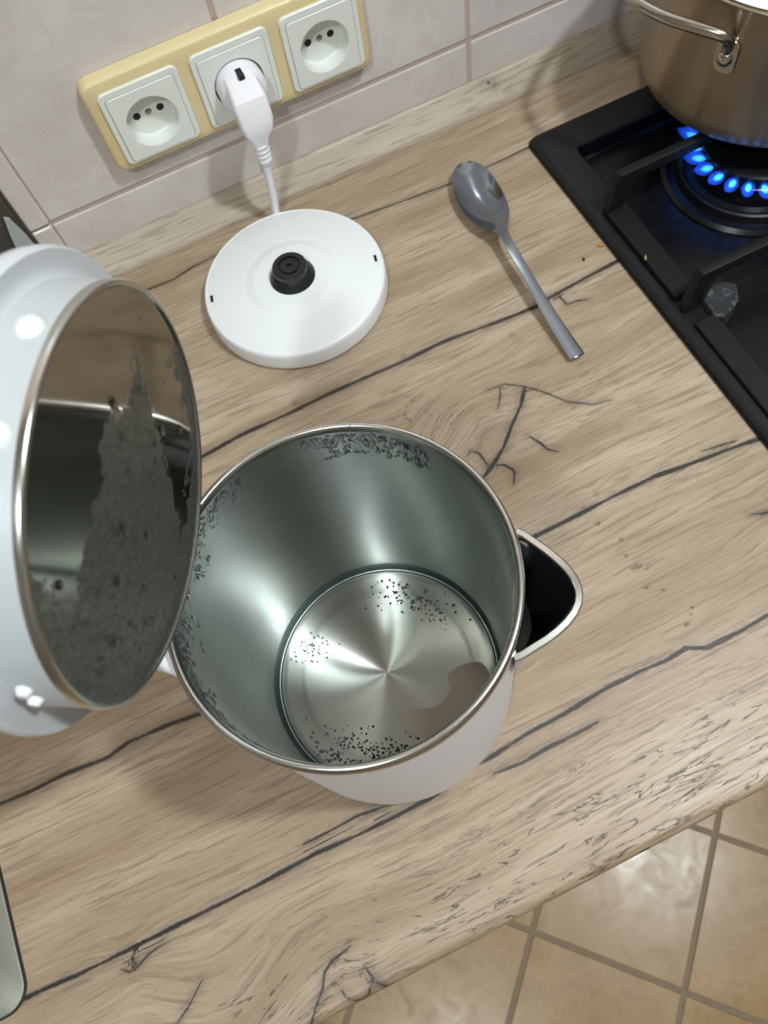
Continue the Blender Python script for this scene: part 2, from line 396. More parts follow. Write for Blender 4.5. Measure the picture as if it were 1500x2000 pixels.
CRACKS = [
  ([(-0.1283,-0.0424),(-0.0914,-0.0455),(-0.065,-0.0474),(-0.0417,-0.0492),(-0.0236,-0.0453),(-0.0033,-0.0439),(0.0238,-0.0452),(0.065,-0.0518),(0.0987,-0.0644),(0.1255,-0.0702),(0.1724,-0.0749),(0.2083,-0.0782),(0.242,-0.0786),(0.2909,-0.0771),(0.3117,-0.0761)], 0.00055, 0.75),
  ([(-0.1037,-0.2205),(-0.077,-0.2236),(-0.0436,-0.2206),(-0.0004,-0.2213),(0.0307,-0.2204),(0.0657,-0.2213),(0.1008,-0.2224),(0.1236,-0.2216),(0.1368,-0.2221),(0.1711,-0.2257),(0.2082,-0.2286),(0.2234,-0.226),(0.2498,-0.2241),(0.2881,-0.2221),(0.3292,-0.2239)], 0.00100, 0.90),
  ([(0.0786,-0.3984),(0.1188,-0.3981),(0.1472,-0.3979),(0.1763,-0.397),(0.2089,-0.3974),(0.2357,-0.4006),(0.2669,-0.4038),(0.3167,-0.4102)], 0.00100, 0.95),
  ([(-0.308,-0.4001),(-0.2866,-0.4012),(-0.2653,-0.4026),(-0.2398,-0.4024),(-0.2113,-0.4054),(-0.1955,-0.4021),(-0.1663,-0.4035),(-0.1413,-0.4065),(-0.096,-0.4062)], 0.00090, 0.80),
  ([(-0.3084,-0.5164),(-0.297,-0.5171),(-0.2823,-0.5174),(-0.2661,-0.5188),(-0.2395,-0.5191),(-0.2295,-0.5192),(-0.1823,-0.5196),(-0.1483,-0.5199),(-0.1064,-0.5189),(-0.0791,-0.5205),(-0.0511,-0.5208),(-0.0226,-0.5205)], 0.00080, 1.00),
  ([(0.0084,-0.5159),(0.0429,-0.5126),(0.0687,-0.5122),(0.0998,-0.5096),(0.1258,-0.5098),(0.1436,-0.5114),(0.1595,-0.5101),(0.1708,-0.5158),(0.1972,-0.516),(0.2251,-0.5143)], 0.00090, 0.95),
  ([(-0.1134,-0.5108),(-0.0959,-0.5109),(-0.0745,-0.5103),(-0.0546,-0.5132)], 0.00060, 0.90),
  ([(0.011,-0.5246),(0.0312,-0.5269),(0.0464,-0.5257),(0.0644,-0.5259),(0.0865,-0.5256)], 0.00070, 0.85),
  ([(0.1657,-0.2885),(0.1558,-0.3009),(0.1414,-0.3129),(0.1283,-0.3253),(0.1148,-0.3347),(0.1003,-0.3423)], 0.00090, 1.00),
  ([(0.1133,-0.3352),(0.1207,-0.3393),(0.1248,-0.3471),(0.1188,-0.3565)], 0.00070, 0.90),
  ([(0.1102,-0.3355),(0.109,-0.3219),(0.1044,-0.317),(0.1005,-0.3197)], 0.00050, 0.80),
  ([(0.1392,-0.2772),(0.1535,-0.279),(0.1657,-0.2885),(0.1751,-0.299),(0.187,-0.3158),(0.2021,-0.3268),(0.2156,-0.3294)], 0.00035, 0.60),
  ([(0.1476,-0.3272),(0.152,-0.3359),(0.1541,-0.3433),(0.1597,-0.3483)], 0.00070, 0.95),
  ([(0.2227,-0.2296),(0.2295,-0.229),(0.2309,-0.2391),(0.2384,-0.2395),(0.2472,-0.2424)], 0.00045, 0.85),
  ([(-0.1503,-0.6063),(-0.1453,-0.6004),(-0.1395,-0.5938),(-0.1323,-0.5868),(-0.1283,-0.58),(-0.1221,-0.5763),(-0.1083,-0.5736)], 0.00032, 0.95),
  ([(-0.1054,-0.5862),(-0.1028,-0.5964),(-0.097,-0.6042)], 0.00040, 0.95),
  ([(-0.1226,-0.5917),(-0.1217,-0.5963),(-0.1186,-0.6002),(-0.1135,-0.6033),(-0.1088,-0.6016),(-0.1072,-0.5981),(-0.1029,-0.5958)], 0.00032, 0.80),
  ([(-0.196,-0.5527),(-0.2088,-0.5627),(-0.2196,-0.5687)], 0.00035, 0.85),
  ([(-0.2271,-0.5202),(-0.2326,-0.5246),(-0.23,-0.5291)], 0.00040, 0.90),
  ([(-0.24,-0.5271),(-0.2356,-0.5309),(-0.2304,-0.5303),(-0.2218,-0.5265),(-0.2106,-0.5251)], 0.00040, 0.80),
  ([(0.1505,-0.2773),(0.1454,-0.2874),(0.1385,-0.2963)], 0.00040, 0.60),
  ([(0.2479,-0.4517),(0.2593,-0.4556),(0.2714,-0.4556)], 0.00070, 0.80),
  ([(0.2734,-0.4003),(0.2585,-0.3977),(0.247,-0.3961)], 0.00050, 0.70),
]
wt = tag(worktop(), 'oak-look laminate worktop with dark printed splits and a rounded front edge', 'worktop')
# upstand trim between tiles and worktop
def upstand():
    prof = [(-.0218, .0002), (-.0214, .0022), (-.0190, .0048), (-.0140, .0090), (-.0085, .0145), (-.0042, .0192), (-.0020, .0212), (-.0006, .0216), (0.0003, .0210)]
    xs = np.r_[np.arange(-.127, .5, .003), np.linspace(.5, .95, 12)]; n = len(prof)
    arc = np.r_[0, np.cumsum([math.dist(prof[i], prof[i+1]) for i in range(n-1)])]
    vs = [(x, a, b) for x in xs for a, b in prof]
    fs = [[i*n+j, (i+1)*n+j, (i+1)*n+j+1, i*n+j+1] for i in range(len(xs)-1) for j in range(n-1)]
    o = mesh('trim_1', vs, fs, WOODG)
    X = np.array([v[0] for v in vs]); A = np.array([arc[i % n] for i in range(len(vs))])
    wood_attrs(o.data, X+1.7, A+.35, [([(1.983, .35+.024), (1.989, .35+.0215), (1.994, .35+.017), (2.003, .35+.012)], .0011, 1.0)], False)
    return struct(o, 'wood-look coved strip along the foot of the tiled wall')
upstand()
cab = thing('base_cabinet', 'white base cabinet carrying the oak-look worktop', 'cabinet', (0, 0, 0))
def shell_box(name, x0, x1, y0, y1, z0, z1, mat, parent):
    vs = [(x0, y0, z0), (x1, y0, z0), (x1, y1, z0), (x0, y1, z0), (x0, y0, z1), (x1, y0, z1), (x1, y1, z1), (x0, y1, z1)]
    return mesh(name, vs, [[0, 1, 2, 3], [0, 1, 5, 4], [1, 2, 6, 5], [2, 3, 7, 6], [3, 0, 4, 7]], mat, parent, False)
shell_box('body', -.94, .94, -.55, -.01, -.76, -.0385, CABW, cab)
shell_box('plinth', -.94, .94, -.50, -.48, -.8600, -.76, CABW, cab)
for i in range(4):
    d = box('door', (-.938+i*.47, -.57, -.755), (-.472+i*.47, -.552, -.045), CABW, cab, .002)
    tube('handle', [(-.80+i*.47, -.571, -.10), (-.80+i*.47, -.592, -.10), (-.62+i*.47, -.592, -.10), (-.62+i*.47, -.571, -.10)], .004, CHROME, d, 8, res=3)
# ------------------------------------------------------------------ sink
snk = thing('sink', 'stainless steel sink with a flat rounded flange set in the worktop', 'sink', (-.5985, -.2975, 0))
W_, H_ = .603, .447
def ring3(w, h, r, z, n=8): return [(a, b, z) for a, b in rrect(w, h, r, n)]
loft('flange', [ring3(W_, H_, .014, .0003), ring3(W_, H_, .014, .0012), ring3(W_-.002, H_-.002, .013, .0018), ring3(W_-.09, H_-.08, .03, .0018), ring3(W_-.1, H_-.09, .03, -.002)], SINKST, snk, False, False)
loft('bowl', [ring3(W_-.1, H_-.09, .03, -.002), ring3(W_-.104, H_-.094, .035, -.02), ring3(W_-.12, H_-.11, .05, -.15), ring3(W_-.16, H_-.15, .06, -.17), ring3(.06, .06, .0299, -.175)], SINKST, snk, False, True)
loft('seal', [ring3(W_+.0032, H_+.0026, .0155, .0002), ring3(W_+.0032, H_+.0026, .0155, .0007), ring3(W_-.001, H_-.001, .0135, .0008)], SEAL, snk, False, False)
# ------------------------------------------------------------------ dark panel and pale piece at the left end of the tiles
dp = tag(box('wall_panel', (-.62, -.0065, .0005), (-.1285, .0010, .42), DARKPANEL, None, .001), 'dark grey upright panel against the wall beside the narrow tile strip', 'panel')
def extr_y(name, pts, y0, y1, mat, parent=None):
    n = len(pts); vs = [(x, y0, z) for x, z in pts]+[(x, y1, z) for x, z in pts]
    fs = [list(range(n)), list(range(n, 2*n))[::-1]]+[[i, (i+1) % n, n+(i+1) % n, n+i] for i in range(n)]
    return mesh(name, vs, fs, mat, parent, False)
pz = thing('pointed_piece', 'pale grey pointed plastic piece in front of the dark upright panel', 'plastic piece', (-.136, -.0085, .0008))  # stand-in for a pale pointed shape of unknown kind
extr_y('blade', [(.0008+a, b) for a, b in ((0, .0877), (.0035, .0850), (.0062, .066), (.0075, .047), (.006, .0), (-.012, .0), (-.0085, .046), (-.0045, .070))], -.0015, .0015, PALEGREY, pz)
extr_y('slot', [(.0005, .056), (.0022, .055), (.0014, .0475), (.0002, .0465)], -.0020, -.0012, DARKHOLE, pz)
# ------------------------------------------------------------------ triple socket
skt = thing('triple_socket', 'ivory triple wall socket plate with three white inserts', 'socket', (.0695, 0, .1215))
def fill_holes(name, outer, holes, y, mat):
    bm = bmesh.new(); E = []
    for L in [outer]+holes:
        v = [bm.verts.new((a, y, b)) for a, b in L]
        E += [bm.edges.new((v[i], v[(i+1) % len(v)])) for i in range(len(v))]
    bmesh.ops.triangle_fill(bm, edges=E, use_beauty=True, use_dissolve=False)
    return bm
FW, FH = .2195, .0775
outer = rrect(FW-.006, FH-.006, .0075, 6)
cs = (-.0695, .0015, .0725)
holes = [rrect(.056, .056, .004, 4, c, -.0015) for c in cs]
bm = fill_holes('frame', outer, holes, -.0112, IVORY)
lay = [(FW-.006, .0075, -.0112), (FW-.003, .0085, -.0104), (FW-.0008, .0095, -.0085), (FW, .0100, -.0060), (FW, .0100, -.0004)]
prev = None
for w, r, y in lay:
    L = [bm.verts.new((a, y, b)) for a, b in rrect(w, FH-(FW-w), r, 6)]
    if prev:
        for i in range(len(L)): bm.faces.new((prev[i], prev[(i+1) % len(L)], L[(i+1) % len(L)], L[i]))
    prev = L
bmesh.ops.remove_doubles(bm, verts=bm.verts, dist=1e-5); bmesh.ops.recalc_face_normals(bm, faces=bm.faces)
me = bpy.data.meshes.new('frame'); bm.to_mesh(me); bm.free(); sharp(link('frame', me, IVORY, skt), 40)
def insert(cx):
    root = None
    w = .0612
    L0 = rrect(w, w, .005, 8)                       # 36 points
    def circ(r, n=36): return [(r*math.cos(2*PI*(i+.0)/n+PI/36), r*math.sin(2*PI*i/n+PI/36)) for i in range(n)]
    loops = [[(a, -.0108, b) for a, b in L0], [(a, -.0128, b) for a, b in L0], [(a, -.0134, b) for a, b in rrect(w-.001, w-.001, .005, 8)],
             [(a, -.0134, b) for a, b in rrect(w-.0078, w-.0066, .003, 8, 0, -.0016)]]
    o = loft('socket_insert', loops, SOCKW, skt, False, False, Matrix.Translation((cx, 0, -.0015)))
    pl = [[(a, -.0105, b) for a, b in rrect(w-.0084, w-.0072, .003, 8, 0, .0011)], [(a, -.0138, b) for a, b in rrect(w-.0084, w-.0072, .003, 8, 0, .0011)], [(a, -.0142, b) for a, b in rrect(w-.0092, w-.0080, .003, 8, 0, .0011)],
          [(a, -.0142, b) for a, b in circ(.0203)], [(a, -.0138, b) for a, b in circ(.0197)], [(a, -.0030, b) for a, b in circ(.0190)], [(a, -.0022, b) for a, b in circ(.0180)], [(a, -.0022, b) for a, b in circ(.001)]]
    loft('face_plate', pl, SOCKW, o, False, True, Matrix.Translation((0, 0, -.0027)), ang=30)
    return o
ins = [insert(c) for c in cs]
for k in (0, 2):
    for dx in (-.0095, .0095):
        lathe('pin_hole', [(0, .0003), (.0026, .0003), (.0029, 0), (.0029, -.0004)], DARKHOLE, ins[k], 20, Matrix.Translation((dx, -.0022, -.0027)) @ Matrix.Rotation(PI/2, 4, 'X'))
    lathe('screw', [(0, .0003), (.0023, .0003), (.0027, 0), (.0027, -.0004)], BRASS, ins[k], 20, Matrix.Translation((0, -.0022, -.0027)) @ Matrix.Rotation(PI/2, 4, 'X'))
# ------------------------------------------------------------------ kettle power base with cord and plug
pb = thing('kettle_power_base', 'round white kettle base with black connector, corded to the wall socket', 'kettle base', (.0482, -.1184, 0))
lathe('disc_body', [(0, .0008), (.070, .0008), (.0738, .0008), (.0752, .0018), (.0754, .0040), (.0749, .0145), (.0743, .0171), (.0732, .0182), (.0722, .0184), (.0719, .0181), (.0715, .0184), (.0402, .0184), (.0392, .0187), (.0330, .0211), (.0318, .0215), (.010, .0215), (0, .0215)], WHITE, pb, 128, ang=50)
cn = lathe('connector', [(.0186, .0213), (.0186, .0222), (.0150, .0278), (.0138, .0290), (.0138, .0338), (.0130, .0347), (.0092, .0347), (.0090, .0325), (.0076, .0325), (.0074, .0343), (.0022, .0343), (.0020, .0320), (0, .0320)], BLACKP, pb, 64, ang=30)
for sgn in (-1, 1):
    a = math.radians(-13.4)
    box('slot', (-.0011, -.0034, .0182), (.0011, .0034, .01865), DARKHOLE, pb, 0, 1, Matrix.Translation((sgn*.0683*math.cos(a), sgn*.0683*math.sin(a), 0)) @ Matrix.Rotation(a, 4, 'Z'))
off = Vector((-.0482, .1184, 0))
def L(p): return Vector(p)+off
tube('cord', [L(q) for q in ((.0668, -.0450, .076), (.0666, -.0440, .066), (.0660, -.0415, .045), (.0650, -.0395, .028), (.0632, -.0400, .0150), (.0622, -.0450, .0085), (.0620, -.0530, .0075))], .0034, WHITESOFT, pb, 14)
pg = lathe('plug', [(0, 0), (.0184, 0), (.0184, .0215), (.0178, .0240), (.0160, .0262), (.010, .0282), (0, .0290)], WHITESOFT, pb, 48, Matrix.Translation(L((.0710, -.0026, .1172))) @ RW, ang=30)
# angled grip: rounded-rect sections swept from the plug face down to the cord
def sect(c, w, h, axis_dir, r=.17, n=4):
    d = Vector(axis_dir).normalized(); x = Vector((1, 0, 0)); up = d.cross(x).normalized(); x = up.cross(d).normalized()
    return [Vector(c)+x*a+up*b for a, b in rrect(w, h, min(w, h)*r, n)]
inv = (Matrix.Translation(L((.0710, -.0026, .1172))) @ RW).inverted()
secs = [((.0700, -.020, .1225), .0235, .022, (0, -1, -.2)), ((.0698, -.030, .1215), .0240, .022, (0, -1, -.3)), ((.0694, -.039, .1165), .0265, .023, (0, -.8, -.6)),
        ((.0690, -.0435, .1085), .0260, .019, (0, -.25, -1)), ((.0684, -.0450, .1015), .0228, .0155, (0, -.05, -1)), ((.0678, -.0455, .0975), .0165, .0135, (0, 0, -1)), ((.0674, -.0455, .0930), .0132, .0118, (0, 0, -1)), ((.0671, -.0453, .0880), .0115, .0105, (0, 0, -1))]
loft('grip', [[inv @ L(p) for p in sect(*s)] for s in secs], WHITESOFT, pg, True, True, ang=28)
sr = []
for i in range(13):
    z = .0890-.0185*i/12; rr = .0062-.0014*i/12+(.0008 if i % 3 == 1 else -.0005 if i % 3 == 2 else 0)
    sr.append([inv @ L(p) for p in sect((.0670, -.0452, z), rr*2, rr*2, (0, 0, -1), .49, 4)])
loft('strain_relief', sr, WHITESOFT, pg, True, True, ang=60)
box('earth_contact', (-.0022, .0060, .0240), (.0022, .0186, .0289), BRASS, pg, .0004, 1)
box('earth_notch', (-.0023, .0130, .0200), (.0023, .0188, .0291), DARKHOLE, pg, .0003, 1)
# ------------------------------------------------------------------ kettle
GROOVE = steel('dark_groove_steel', S(128, 136, 133), .32, 0)  # darker groove steel: recess shade and dirt both put into the colour
AZ = -.5212
kt = thing('electric_kettle', 'white electric kettle standing open with its steel-lined lid flipped up', 'kettle', (-.02015, -.44279, 0), AZ)
lathe('outer_shell', [(0, .0010), (.066, .0010), (.0740, .0016), (.0772, .0040), (.0787, .0090), (.0790, .0150), (.0786, .1000), (.0784, .1930)], WHITESOFT, kt, 128, ang=60)
lathe('steel_rim', [(.0784, .1925), (.0797, .1935), (.0803, .1965), (.0801, .1995), (.0793, .2015), (.0781, .2022), (.0769, .2015), (.0763, .2000), (.0760, .1980)], RIMST, kt, 128, ang=70)
lathe('liner', [(.0760, .1985), (.0752, .12), (.0742, .036), (.0737, .0295), (.0729, .0240)], LINER, kt, 128, ang=70)
lathe('floor_groove', [(.0729, .0240), (.0722, .0205), (.0712, .0178), (.0702, .0168), (.0694, .0170), (.0690, .0178)], GROOVE, kt, 128, ang=70)
kf = lathe('floor_plate', [(.0690, .0176), (.0684, .0188), (.0674, .0197), (.0655, .0203), (.0640, .0204), (.0560, .0204), (.0552, .0206), (.0530, .0210), (.0518, .0211), (.0005, .0211), (0, .0211)], FLOORST, kt, 128, ang=70)
# specks of scale and a little water left on the floor plate
def discs(name, pts, mat, parent, n=7, z=.0213, h=.0002):
    vs, fs = [], []
    for x, y, r in pts:
        b = len(vs); vs.append((x, y, z+h)); ph = random.random()*6
        vs += [(x+r*(1+.2*math.sin(3*q+ph))*math.cos(2*PI*q/n), y+r*(1+.2*math.sin(3*q+ph))*math.sin(2*PI*q/n), z) for q in range(n)]
        fs += [[b, b+1+q, b+1+(q+1) % n] for q in range(n)]
    return mesh(name, vs, fs, mat, parent, True)
SCALE = plain('scale_deposit', S(58, 60, 56), .7, var=.15, nscale=500)
SCALEP = plain('pale_scale_deposit', S(150, 156, 150), .6, var=.15, nscale=500)
pts = []
for (cx, cy), n, sx, sy, rot in (((.0041, .0507), 95, .0105, .0050, -.15), ((.0240, .0455), 75, .0105, .0050, -.5), ((-.0173, -.0477), 110, .0115, .0055, -.1), ((.0051, -.0497), 95, .0110, .0048, .1), ((-.0296, -.0531), 60, .008, .004, -.4)):
    for _ in range(n):
        a, b = random.gauss(0, sx), random.gauss(0, sy)
        x, y = cx+a*math.cos(rot)-b*math.sin(rot), cy+a*math.sin(rot)+b*math.cos(rot)
        rr = math.hypot(x, y)
        if rr < .0545 or .0565 < rr < .0668: pts.append((x, y, random.uniform(.00035, .0009)))
sp = discs('scale_specks', pts, SCALE, kf, z=.02115, h=.0001); sp['kind'] = 'stuff'; sp['label'] = 'dark specks of scale scattered on the kettle floor'
pts = [(random.gauss(-.0504, .006), random.gauss(.0134, .005), random.uniform(.0004, .0009)) for _ in range(50)]
sp = discs('pale_scale_specks', pts, SCALEP, kf, z=.0212, h=.0001); sp['kind'] = 'stuff'; sp['label'] = 'pale scale spots on the kettle floor'
PUD = [(0.0114, -0.0256), (0.016, -0.0222), (0.0318, -0.0196), (0.0409, -0.0096), (0.0388, -0.0), (0.0465, 0.0069), (0.0590, 0.0092), (0.0650, -0.0014), (0.0600, -0.0208), (0.0535, -0.0297), (0.0391, -0.0378), (0.017, -0.0377)]
def smooth_loop(P, k=6):
    out = []; n = len(P)
    for i in range(n):
        p0, p1, p2, p3 = [Vector(P[(i+j-1) % n]+(0,)) for j in range(4)]
        for s in range(k):
            t = s/k; out.append(0.5*((2*p1)+(p2-p0)*t+(2*p0-5*p1+4*p2-p3)*t*t+(3*p1-p0-3*p2+p3)*t**3))
    return out
PL = smooth_loop(PUD); cen = sum(PL, Vector())/len(PL)
WFILM = Mat('water_film'); WFILM.set(Roughness=.22, Metallic=1.0, Specular_IOR_Level=.5)
WFILM.l(WFILM.mix(WFILM.noise(WFILM.obj(), 60), S(168, 166, 156), S(150, 150, 141)), WFILM.b.inputs['Base Color']); WFILM = WFILM.m
loft('water_film', [[(p.x, p.y, .02120) for p in PL], [(p.x, p.y, .02135) for p in PL]], WFILM, kf, False, True, ang=20)
# drops clinging to the wall under the rim
def blobs(name, items, mat, parent, lat=4, lon=7):
    """items: (pos, normal, radius, flat, (stretch dir, factor))"""
    vs, fs = [], []
    for p, nrm, r, flat, sd, sf in items:
        nrm = Vector(nrm).normalized(); sd = Vector(sd); sd = (sd-nrm*sd.dot(nrm)).normalized(); t = nrm.cross(sd)
        b = len(vs); p = Vector(p); vs.append(p+nrm*r*flat)
        for i in range(1, lat):
            th = PI/2*i/(lat-1)
            for j in range(lon):
                a = 2*PI*j/lon
                vs.append(p+nrm*r*flat*math.cos(th)*(1 if i < lat-1 else -.05)+sd*(r*sf*math.sin(th)*math.cos(a))+t*(r*math.sin(th)*math.sin(a)))
        for j in range(lon): fs.append([b, b+1+j, b+1+(j+1) % lon])
        for i in range(lat-2):
            for j in range(lon): fs.append([b+1+i*lon+j, b+1+(i+1)*lon+j, b+1+(i+1)*lon+(j+1) % lon, b+1+i*lon+(j+1) % lon])
    return mesh(name, vs, fs, mat, parent, True)
def wall_r(z): return .0742+(.0760-.0742)*(z-.036)/(.1985-.036)
items = []
def walld(a, z, r, flat=.5, sf=1.4):
    R_ = wall_r(z)-.00005; items.append(((R_*math.cos(a), R_*math.sin(a), z), (-math.cos(a), -math.sin(a), 0), r, flat, (0, 0, 1), sf))
for _ in range(1500):                                    # fine mist band
    a = math.radians(random.uniform(36, 200))-AZ; z = .1970-abs(random.gauss(0, .0065)); walld(a, z, random.uniform(.0003, .0008), .6, 1.1)
for _ in range(70):                                     # runs and larger drops
    a = math.radians(random.uniform(34, 75))-AZ; z = .196-random.uniform(.003, .022); walld(a, z, random.uniform(.0008, .0019), .5, random.uniform(.7, 1.6))
for _ in range(160):
    a = math.radians(random.uniform(135, 226))-AZ; z = .196-abs(random.gauss(0, .013)); walld(a, z, random.uniform(.0006, .0016), .55, random.uniform(1, 2.4))
for _ in range(60):
    a = math.radians(random.uniform(-48, -8))-AZ; z = .190-abs(random.gauss(.008, .012)); walld(a, z, random.uniform(.0004, .0009), .4, random.uniform(1, 2.6))
dw = blobs('wall_droplets', items, WATER, kt); dw['kind'] = 'stuff'; dw['label'] = 'water droplets clinging inside the kettle under its rim'
items = []
for _ in range(60):
    a = random.uniform(0, 2*PI); r_ = .0781+random.uniform(-.0010, .0014)
    items.append(((r_*math.cos(a), r_*math.sin(a), .20205-abs(r_-.0781)*.35), (0, 0, 1), random.uniform(.0002, .0005), .5, (1, 0, 0), 1.0))
dw = blobs('rim_droplets', items, WATER, kt); dw['kind'] = 'stuff'; dw['label'] = 'tiny drops on the steel rim'
# spout
SPO = [(.0765, .0300), (.0800, .0283), (.0850, .0247), (.0900, .0212), (.0945, .0174), (.0985, .0133), (.1018, .0086), (.1036, .0042), (.1042, 0)]
def spout_loop(k, z, inset=0.0, back=.0765):
    half = []
    for i, (x, y) in enumerate(SPO):
        xx = .0775+(x-.0775)*k; yy = y*(.55+.45*k)
        half.append((xx, yy))
    full = half+[(x, -y) for x, y in half[-2::-1]]
    if inset:
        out = []; n = len(full)
        for i, (x, y) in enumerate(full):
            a = Vector(full[max(i-1, 0)]); b = Vector(full[min(i+1, n-1)]); d = (b-a).normalized(); nn = Vector((d.y, -d.x))
            c = Vector((.085, 0))-Vector((x, y))
            if nn.dot(c) < 0: nn = -nn
            out.append((x+nn.x*inset, y+nn.y*inset))
        full = out
    return [(x, y, z) for x, y in full]
spt = loft('spout', [spout_loop(.02, .118), spout_loop(.25, .135), spout_loop(.55, .158), spout_loop(.82, .181), spout_loop(.95, .1925)], WHITESOFT, kt, True, False, ang=50)
loft('spout_rim', [spout_loop(.95, .1922), spout_loop(1, .1945), spout_loop(1.0, .1962), spout_loop(1.0, .1968, .0006), spout_loop(1.0, .1970, .0030), spout_loop(1.0, .1962, .0038), spout_loop(.97, .1925, .0040)], RIMST, spt, False, False, ang=40)
loft('spout_inside', [spout_loop(.97, .1932, .0039), spout_loop(.85, .183, .0036), spout_loop(.58, .162, .0024), spout_loop(.35, .146, .002)], BLACKP, spt, False, True, ang=60)
SB = [[(.0789*math.cos(math.radians(w*(i/8-1))), .0789*math.sin(math.radians(w*(i/8-1))), z) for i in range(17)] for z, w in ((.146, 9.5), (.160, 13.5), (.178, 17), (.1935, 19.5))]
mesh('spout_back', [v for r_ in SB for v in r_], [[i*17+j, i*17+j+1, (i+1)*17+j+1, (i+1)*17+j] for i in range(3) for j in range(16)], BLACKP, spt)
# hinge housing and handle on the side opposite the spout
hs = []
for z, r1, hw in ((.128, .0790, 20), (.140, .0835, 24), (.160, .0905, 29), (.178, .0945, 32), (.188, .0950, 33), (.1925, .0935, 33), (.1940, .0905, 32)):
    r0 = .0775; n = 14
    lp = []
    for i in range(n+1):
        a = PI+math.radians(-hw+2*hw*i/n); e = 1-abs(2*i/n-1)**4; r = r0+(r1-r0)*(.15+.85*e)
        lp.append((r*math.cos(a), r*math.sin(a), z))
    for i in range(n, -1, -1):
        a = PI+math.radians(-hw+2*hw*i/n); lp.append((r0*math.cos(a), r0*math.sin(a), z))
    hs.append(lp)
hh = loft('hinge_housing', hs, WHITESOFT, kt, True, True, ang=45)
tube('handle', [(-.088, 0, .170), (-.105, 0, .181), (-.128, 0, .178), (-.143, 0, .158), (-.146, 0, .115), (-.141, 0, .068), (-.126, 0, .044), (-.104, 0, .038), (-.0785, 0, .036)], [.0125, .0118, .0112, .0108, .0105, .0105, .0105, .011, .012], WHITESOFT, kt, 20, prof=(.78, 1.35, (0, 1, 0)))
for s in (-1, 1):
    tube('hinge_knuckle', [(-.0850, s*.016, .1965), (-.0850, s*.030, .1965)], .0048, WHITESOFT, hh, 16, res=2)
# lid, flipped up about the hinge
TH = -.0509
lx = Vector((math.sin(TH), 0, -math.cos(TH))); ly = Vector((0, 1, 0)); lz = Vector((math.cos(TH), 0, math.sin(TH)))
ML = Matrix(((lx.x, ly.x, lz.x, -.0585), (lx.y, ly.y, lz.y, 0), (lx.z, ly.z, lz.z, .2880), (0, 0, 0, 1)))
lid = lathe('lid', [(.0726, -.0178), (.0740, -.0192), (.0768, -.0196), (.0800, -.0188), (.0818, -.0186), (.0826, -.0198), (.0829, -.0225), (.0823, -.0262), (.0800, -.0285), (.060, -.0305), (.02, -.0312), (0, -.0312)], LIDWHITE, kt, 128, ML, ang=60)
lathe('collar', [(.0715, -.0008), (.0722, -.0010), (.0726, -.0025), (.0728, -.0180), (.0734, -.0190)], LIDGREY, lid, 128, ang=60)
def lid_mat():
    m = Mat('lid_plate_steel'); P = m.obj(); sx = m.n('ShaderNodeSeparateXYZ'); m.l(P, sx.inputs[0])
    big = m.noise(P, 26, 5, .6, .6); cell = m.noise(P, 900, 3, .7); mid = m.noise(P, 170, 4, .6, .3)
    # condensation film: lower part of the plate and a band along the free edge, wiped clear between
    X_, Y_ = sx.outputs[0], sx.outputs[1]
    nz = m.math('MULTIPLY', m.math('ADD', m.math('SUBTRACT', big, .5), m.math('MULTIPLY', m.math('SUBTRACT', mid, .5), .35)), .045)
    a1 = m.math('ADD', m.math('ADD', X_, .024), nz)
    a2 = m.math('SUBTRACT', m.math('SUBTRACT', .040, m.math('MULTIPLY', m.math('ADD', X_, .01), .5)), m.math('ADD', Y_, nz))
    fa = m.rng(m.math('MINIMUM', a1, a2), -.0008, .0012)
    fc = m.rng(m.math('ADD', m.math('ADD', Y_, .050), nz), .003, -.003)
    rr = m.math('SQRT', m.math('ADD', m.math('MULTIPLY', X_, X_), m.math('MULTIPLY', Y_, Y_)))
    fe = m.math('MULTIPLY', m.rng(m.math('ADD', rr, nz), .0585, .0605), m.rng(m.math('ADD', X_, nz), .004, .012))
    fog = m.math('MAXIMUM', m.math('MAXIMUM', fa, fc), fe)
    fog = m.math('MULTIPLY', fog, m.rng(mid, .30, .44, .55, 1))
    m.l(m.mix(fog, S(150, 146, 138), m.mix(m.rng(cell, .3, .7), S(108, 108, 101), S(164, 164, 156))), m.b.inputs['Base Color'])
    m.set(Metallic=1.0)
    m.l(m.rng(fog, 0, 1, .07, .55), m.b.inputs['Roughness'])
    b = m.n('ShaderNodeBump'); m.l(cell, b.inputs['Height']); m.l(m.math('MULTIPLY', fog, .5), b.inputs['Strength']); b.inputs['Distance'].default_value = .0005
    m.l(b.outputs[0], m.b.inputs['Normal']); return m.m
plate = lathe('steel_plate', [(.0706, .0002), (.0700, -.0004), (.0692, -.0006), (.0005, -.0006), (0, -.0006)], lid_mat(), lid, 128, ang=70)
lathe('plate_rim', [(.0729, -.0022), (.0729, -.0004), (.0726, .0005), (.0717, .0010), (.0709, .0006), (.0705, .0000)], RIMST, lid, 128, ang=70)
def bump_at(ang, zc, r, w=1.0):
    c, s = math.cos(ang), math.sin(ang)
    m = Matrix(((c, -s, 0, .0726*c), (s, c, 0, .0726*s), (0, 0, 1, zc), (0, 0, 0, 1)))   # local x = outward
    prof = [(0, .0026), (r*.62, .0024), (r*.92, .0008), (r, -.001)]
    lathe('latch_bump', prof, WHITE, lid, 24, m @ Matrix.Rotation(PI/2, 4, 'Y') @ Matrix.Diagonal((1, w, 1, 1)), ang=50)
for a, z in ((PI-.27, -.0085), (PI+.22, -.0085)): bump_at(a, z, .0045, 1.05)
for a in (-1.66, -1.77): bump_at(a, -.0135, .0028)
items = []
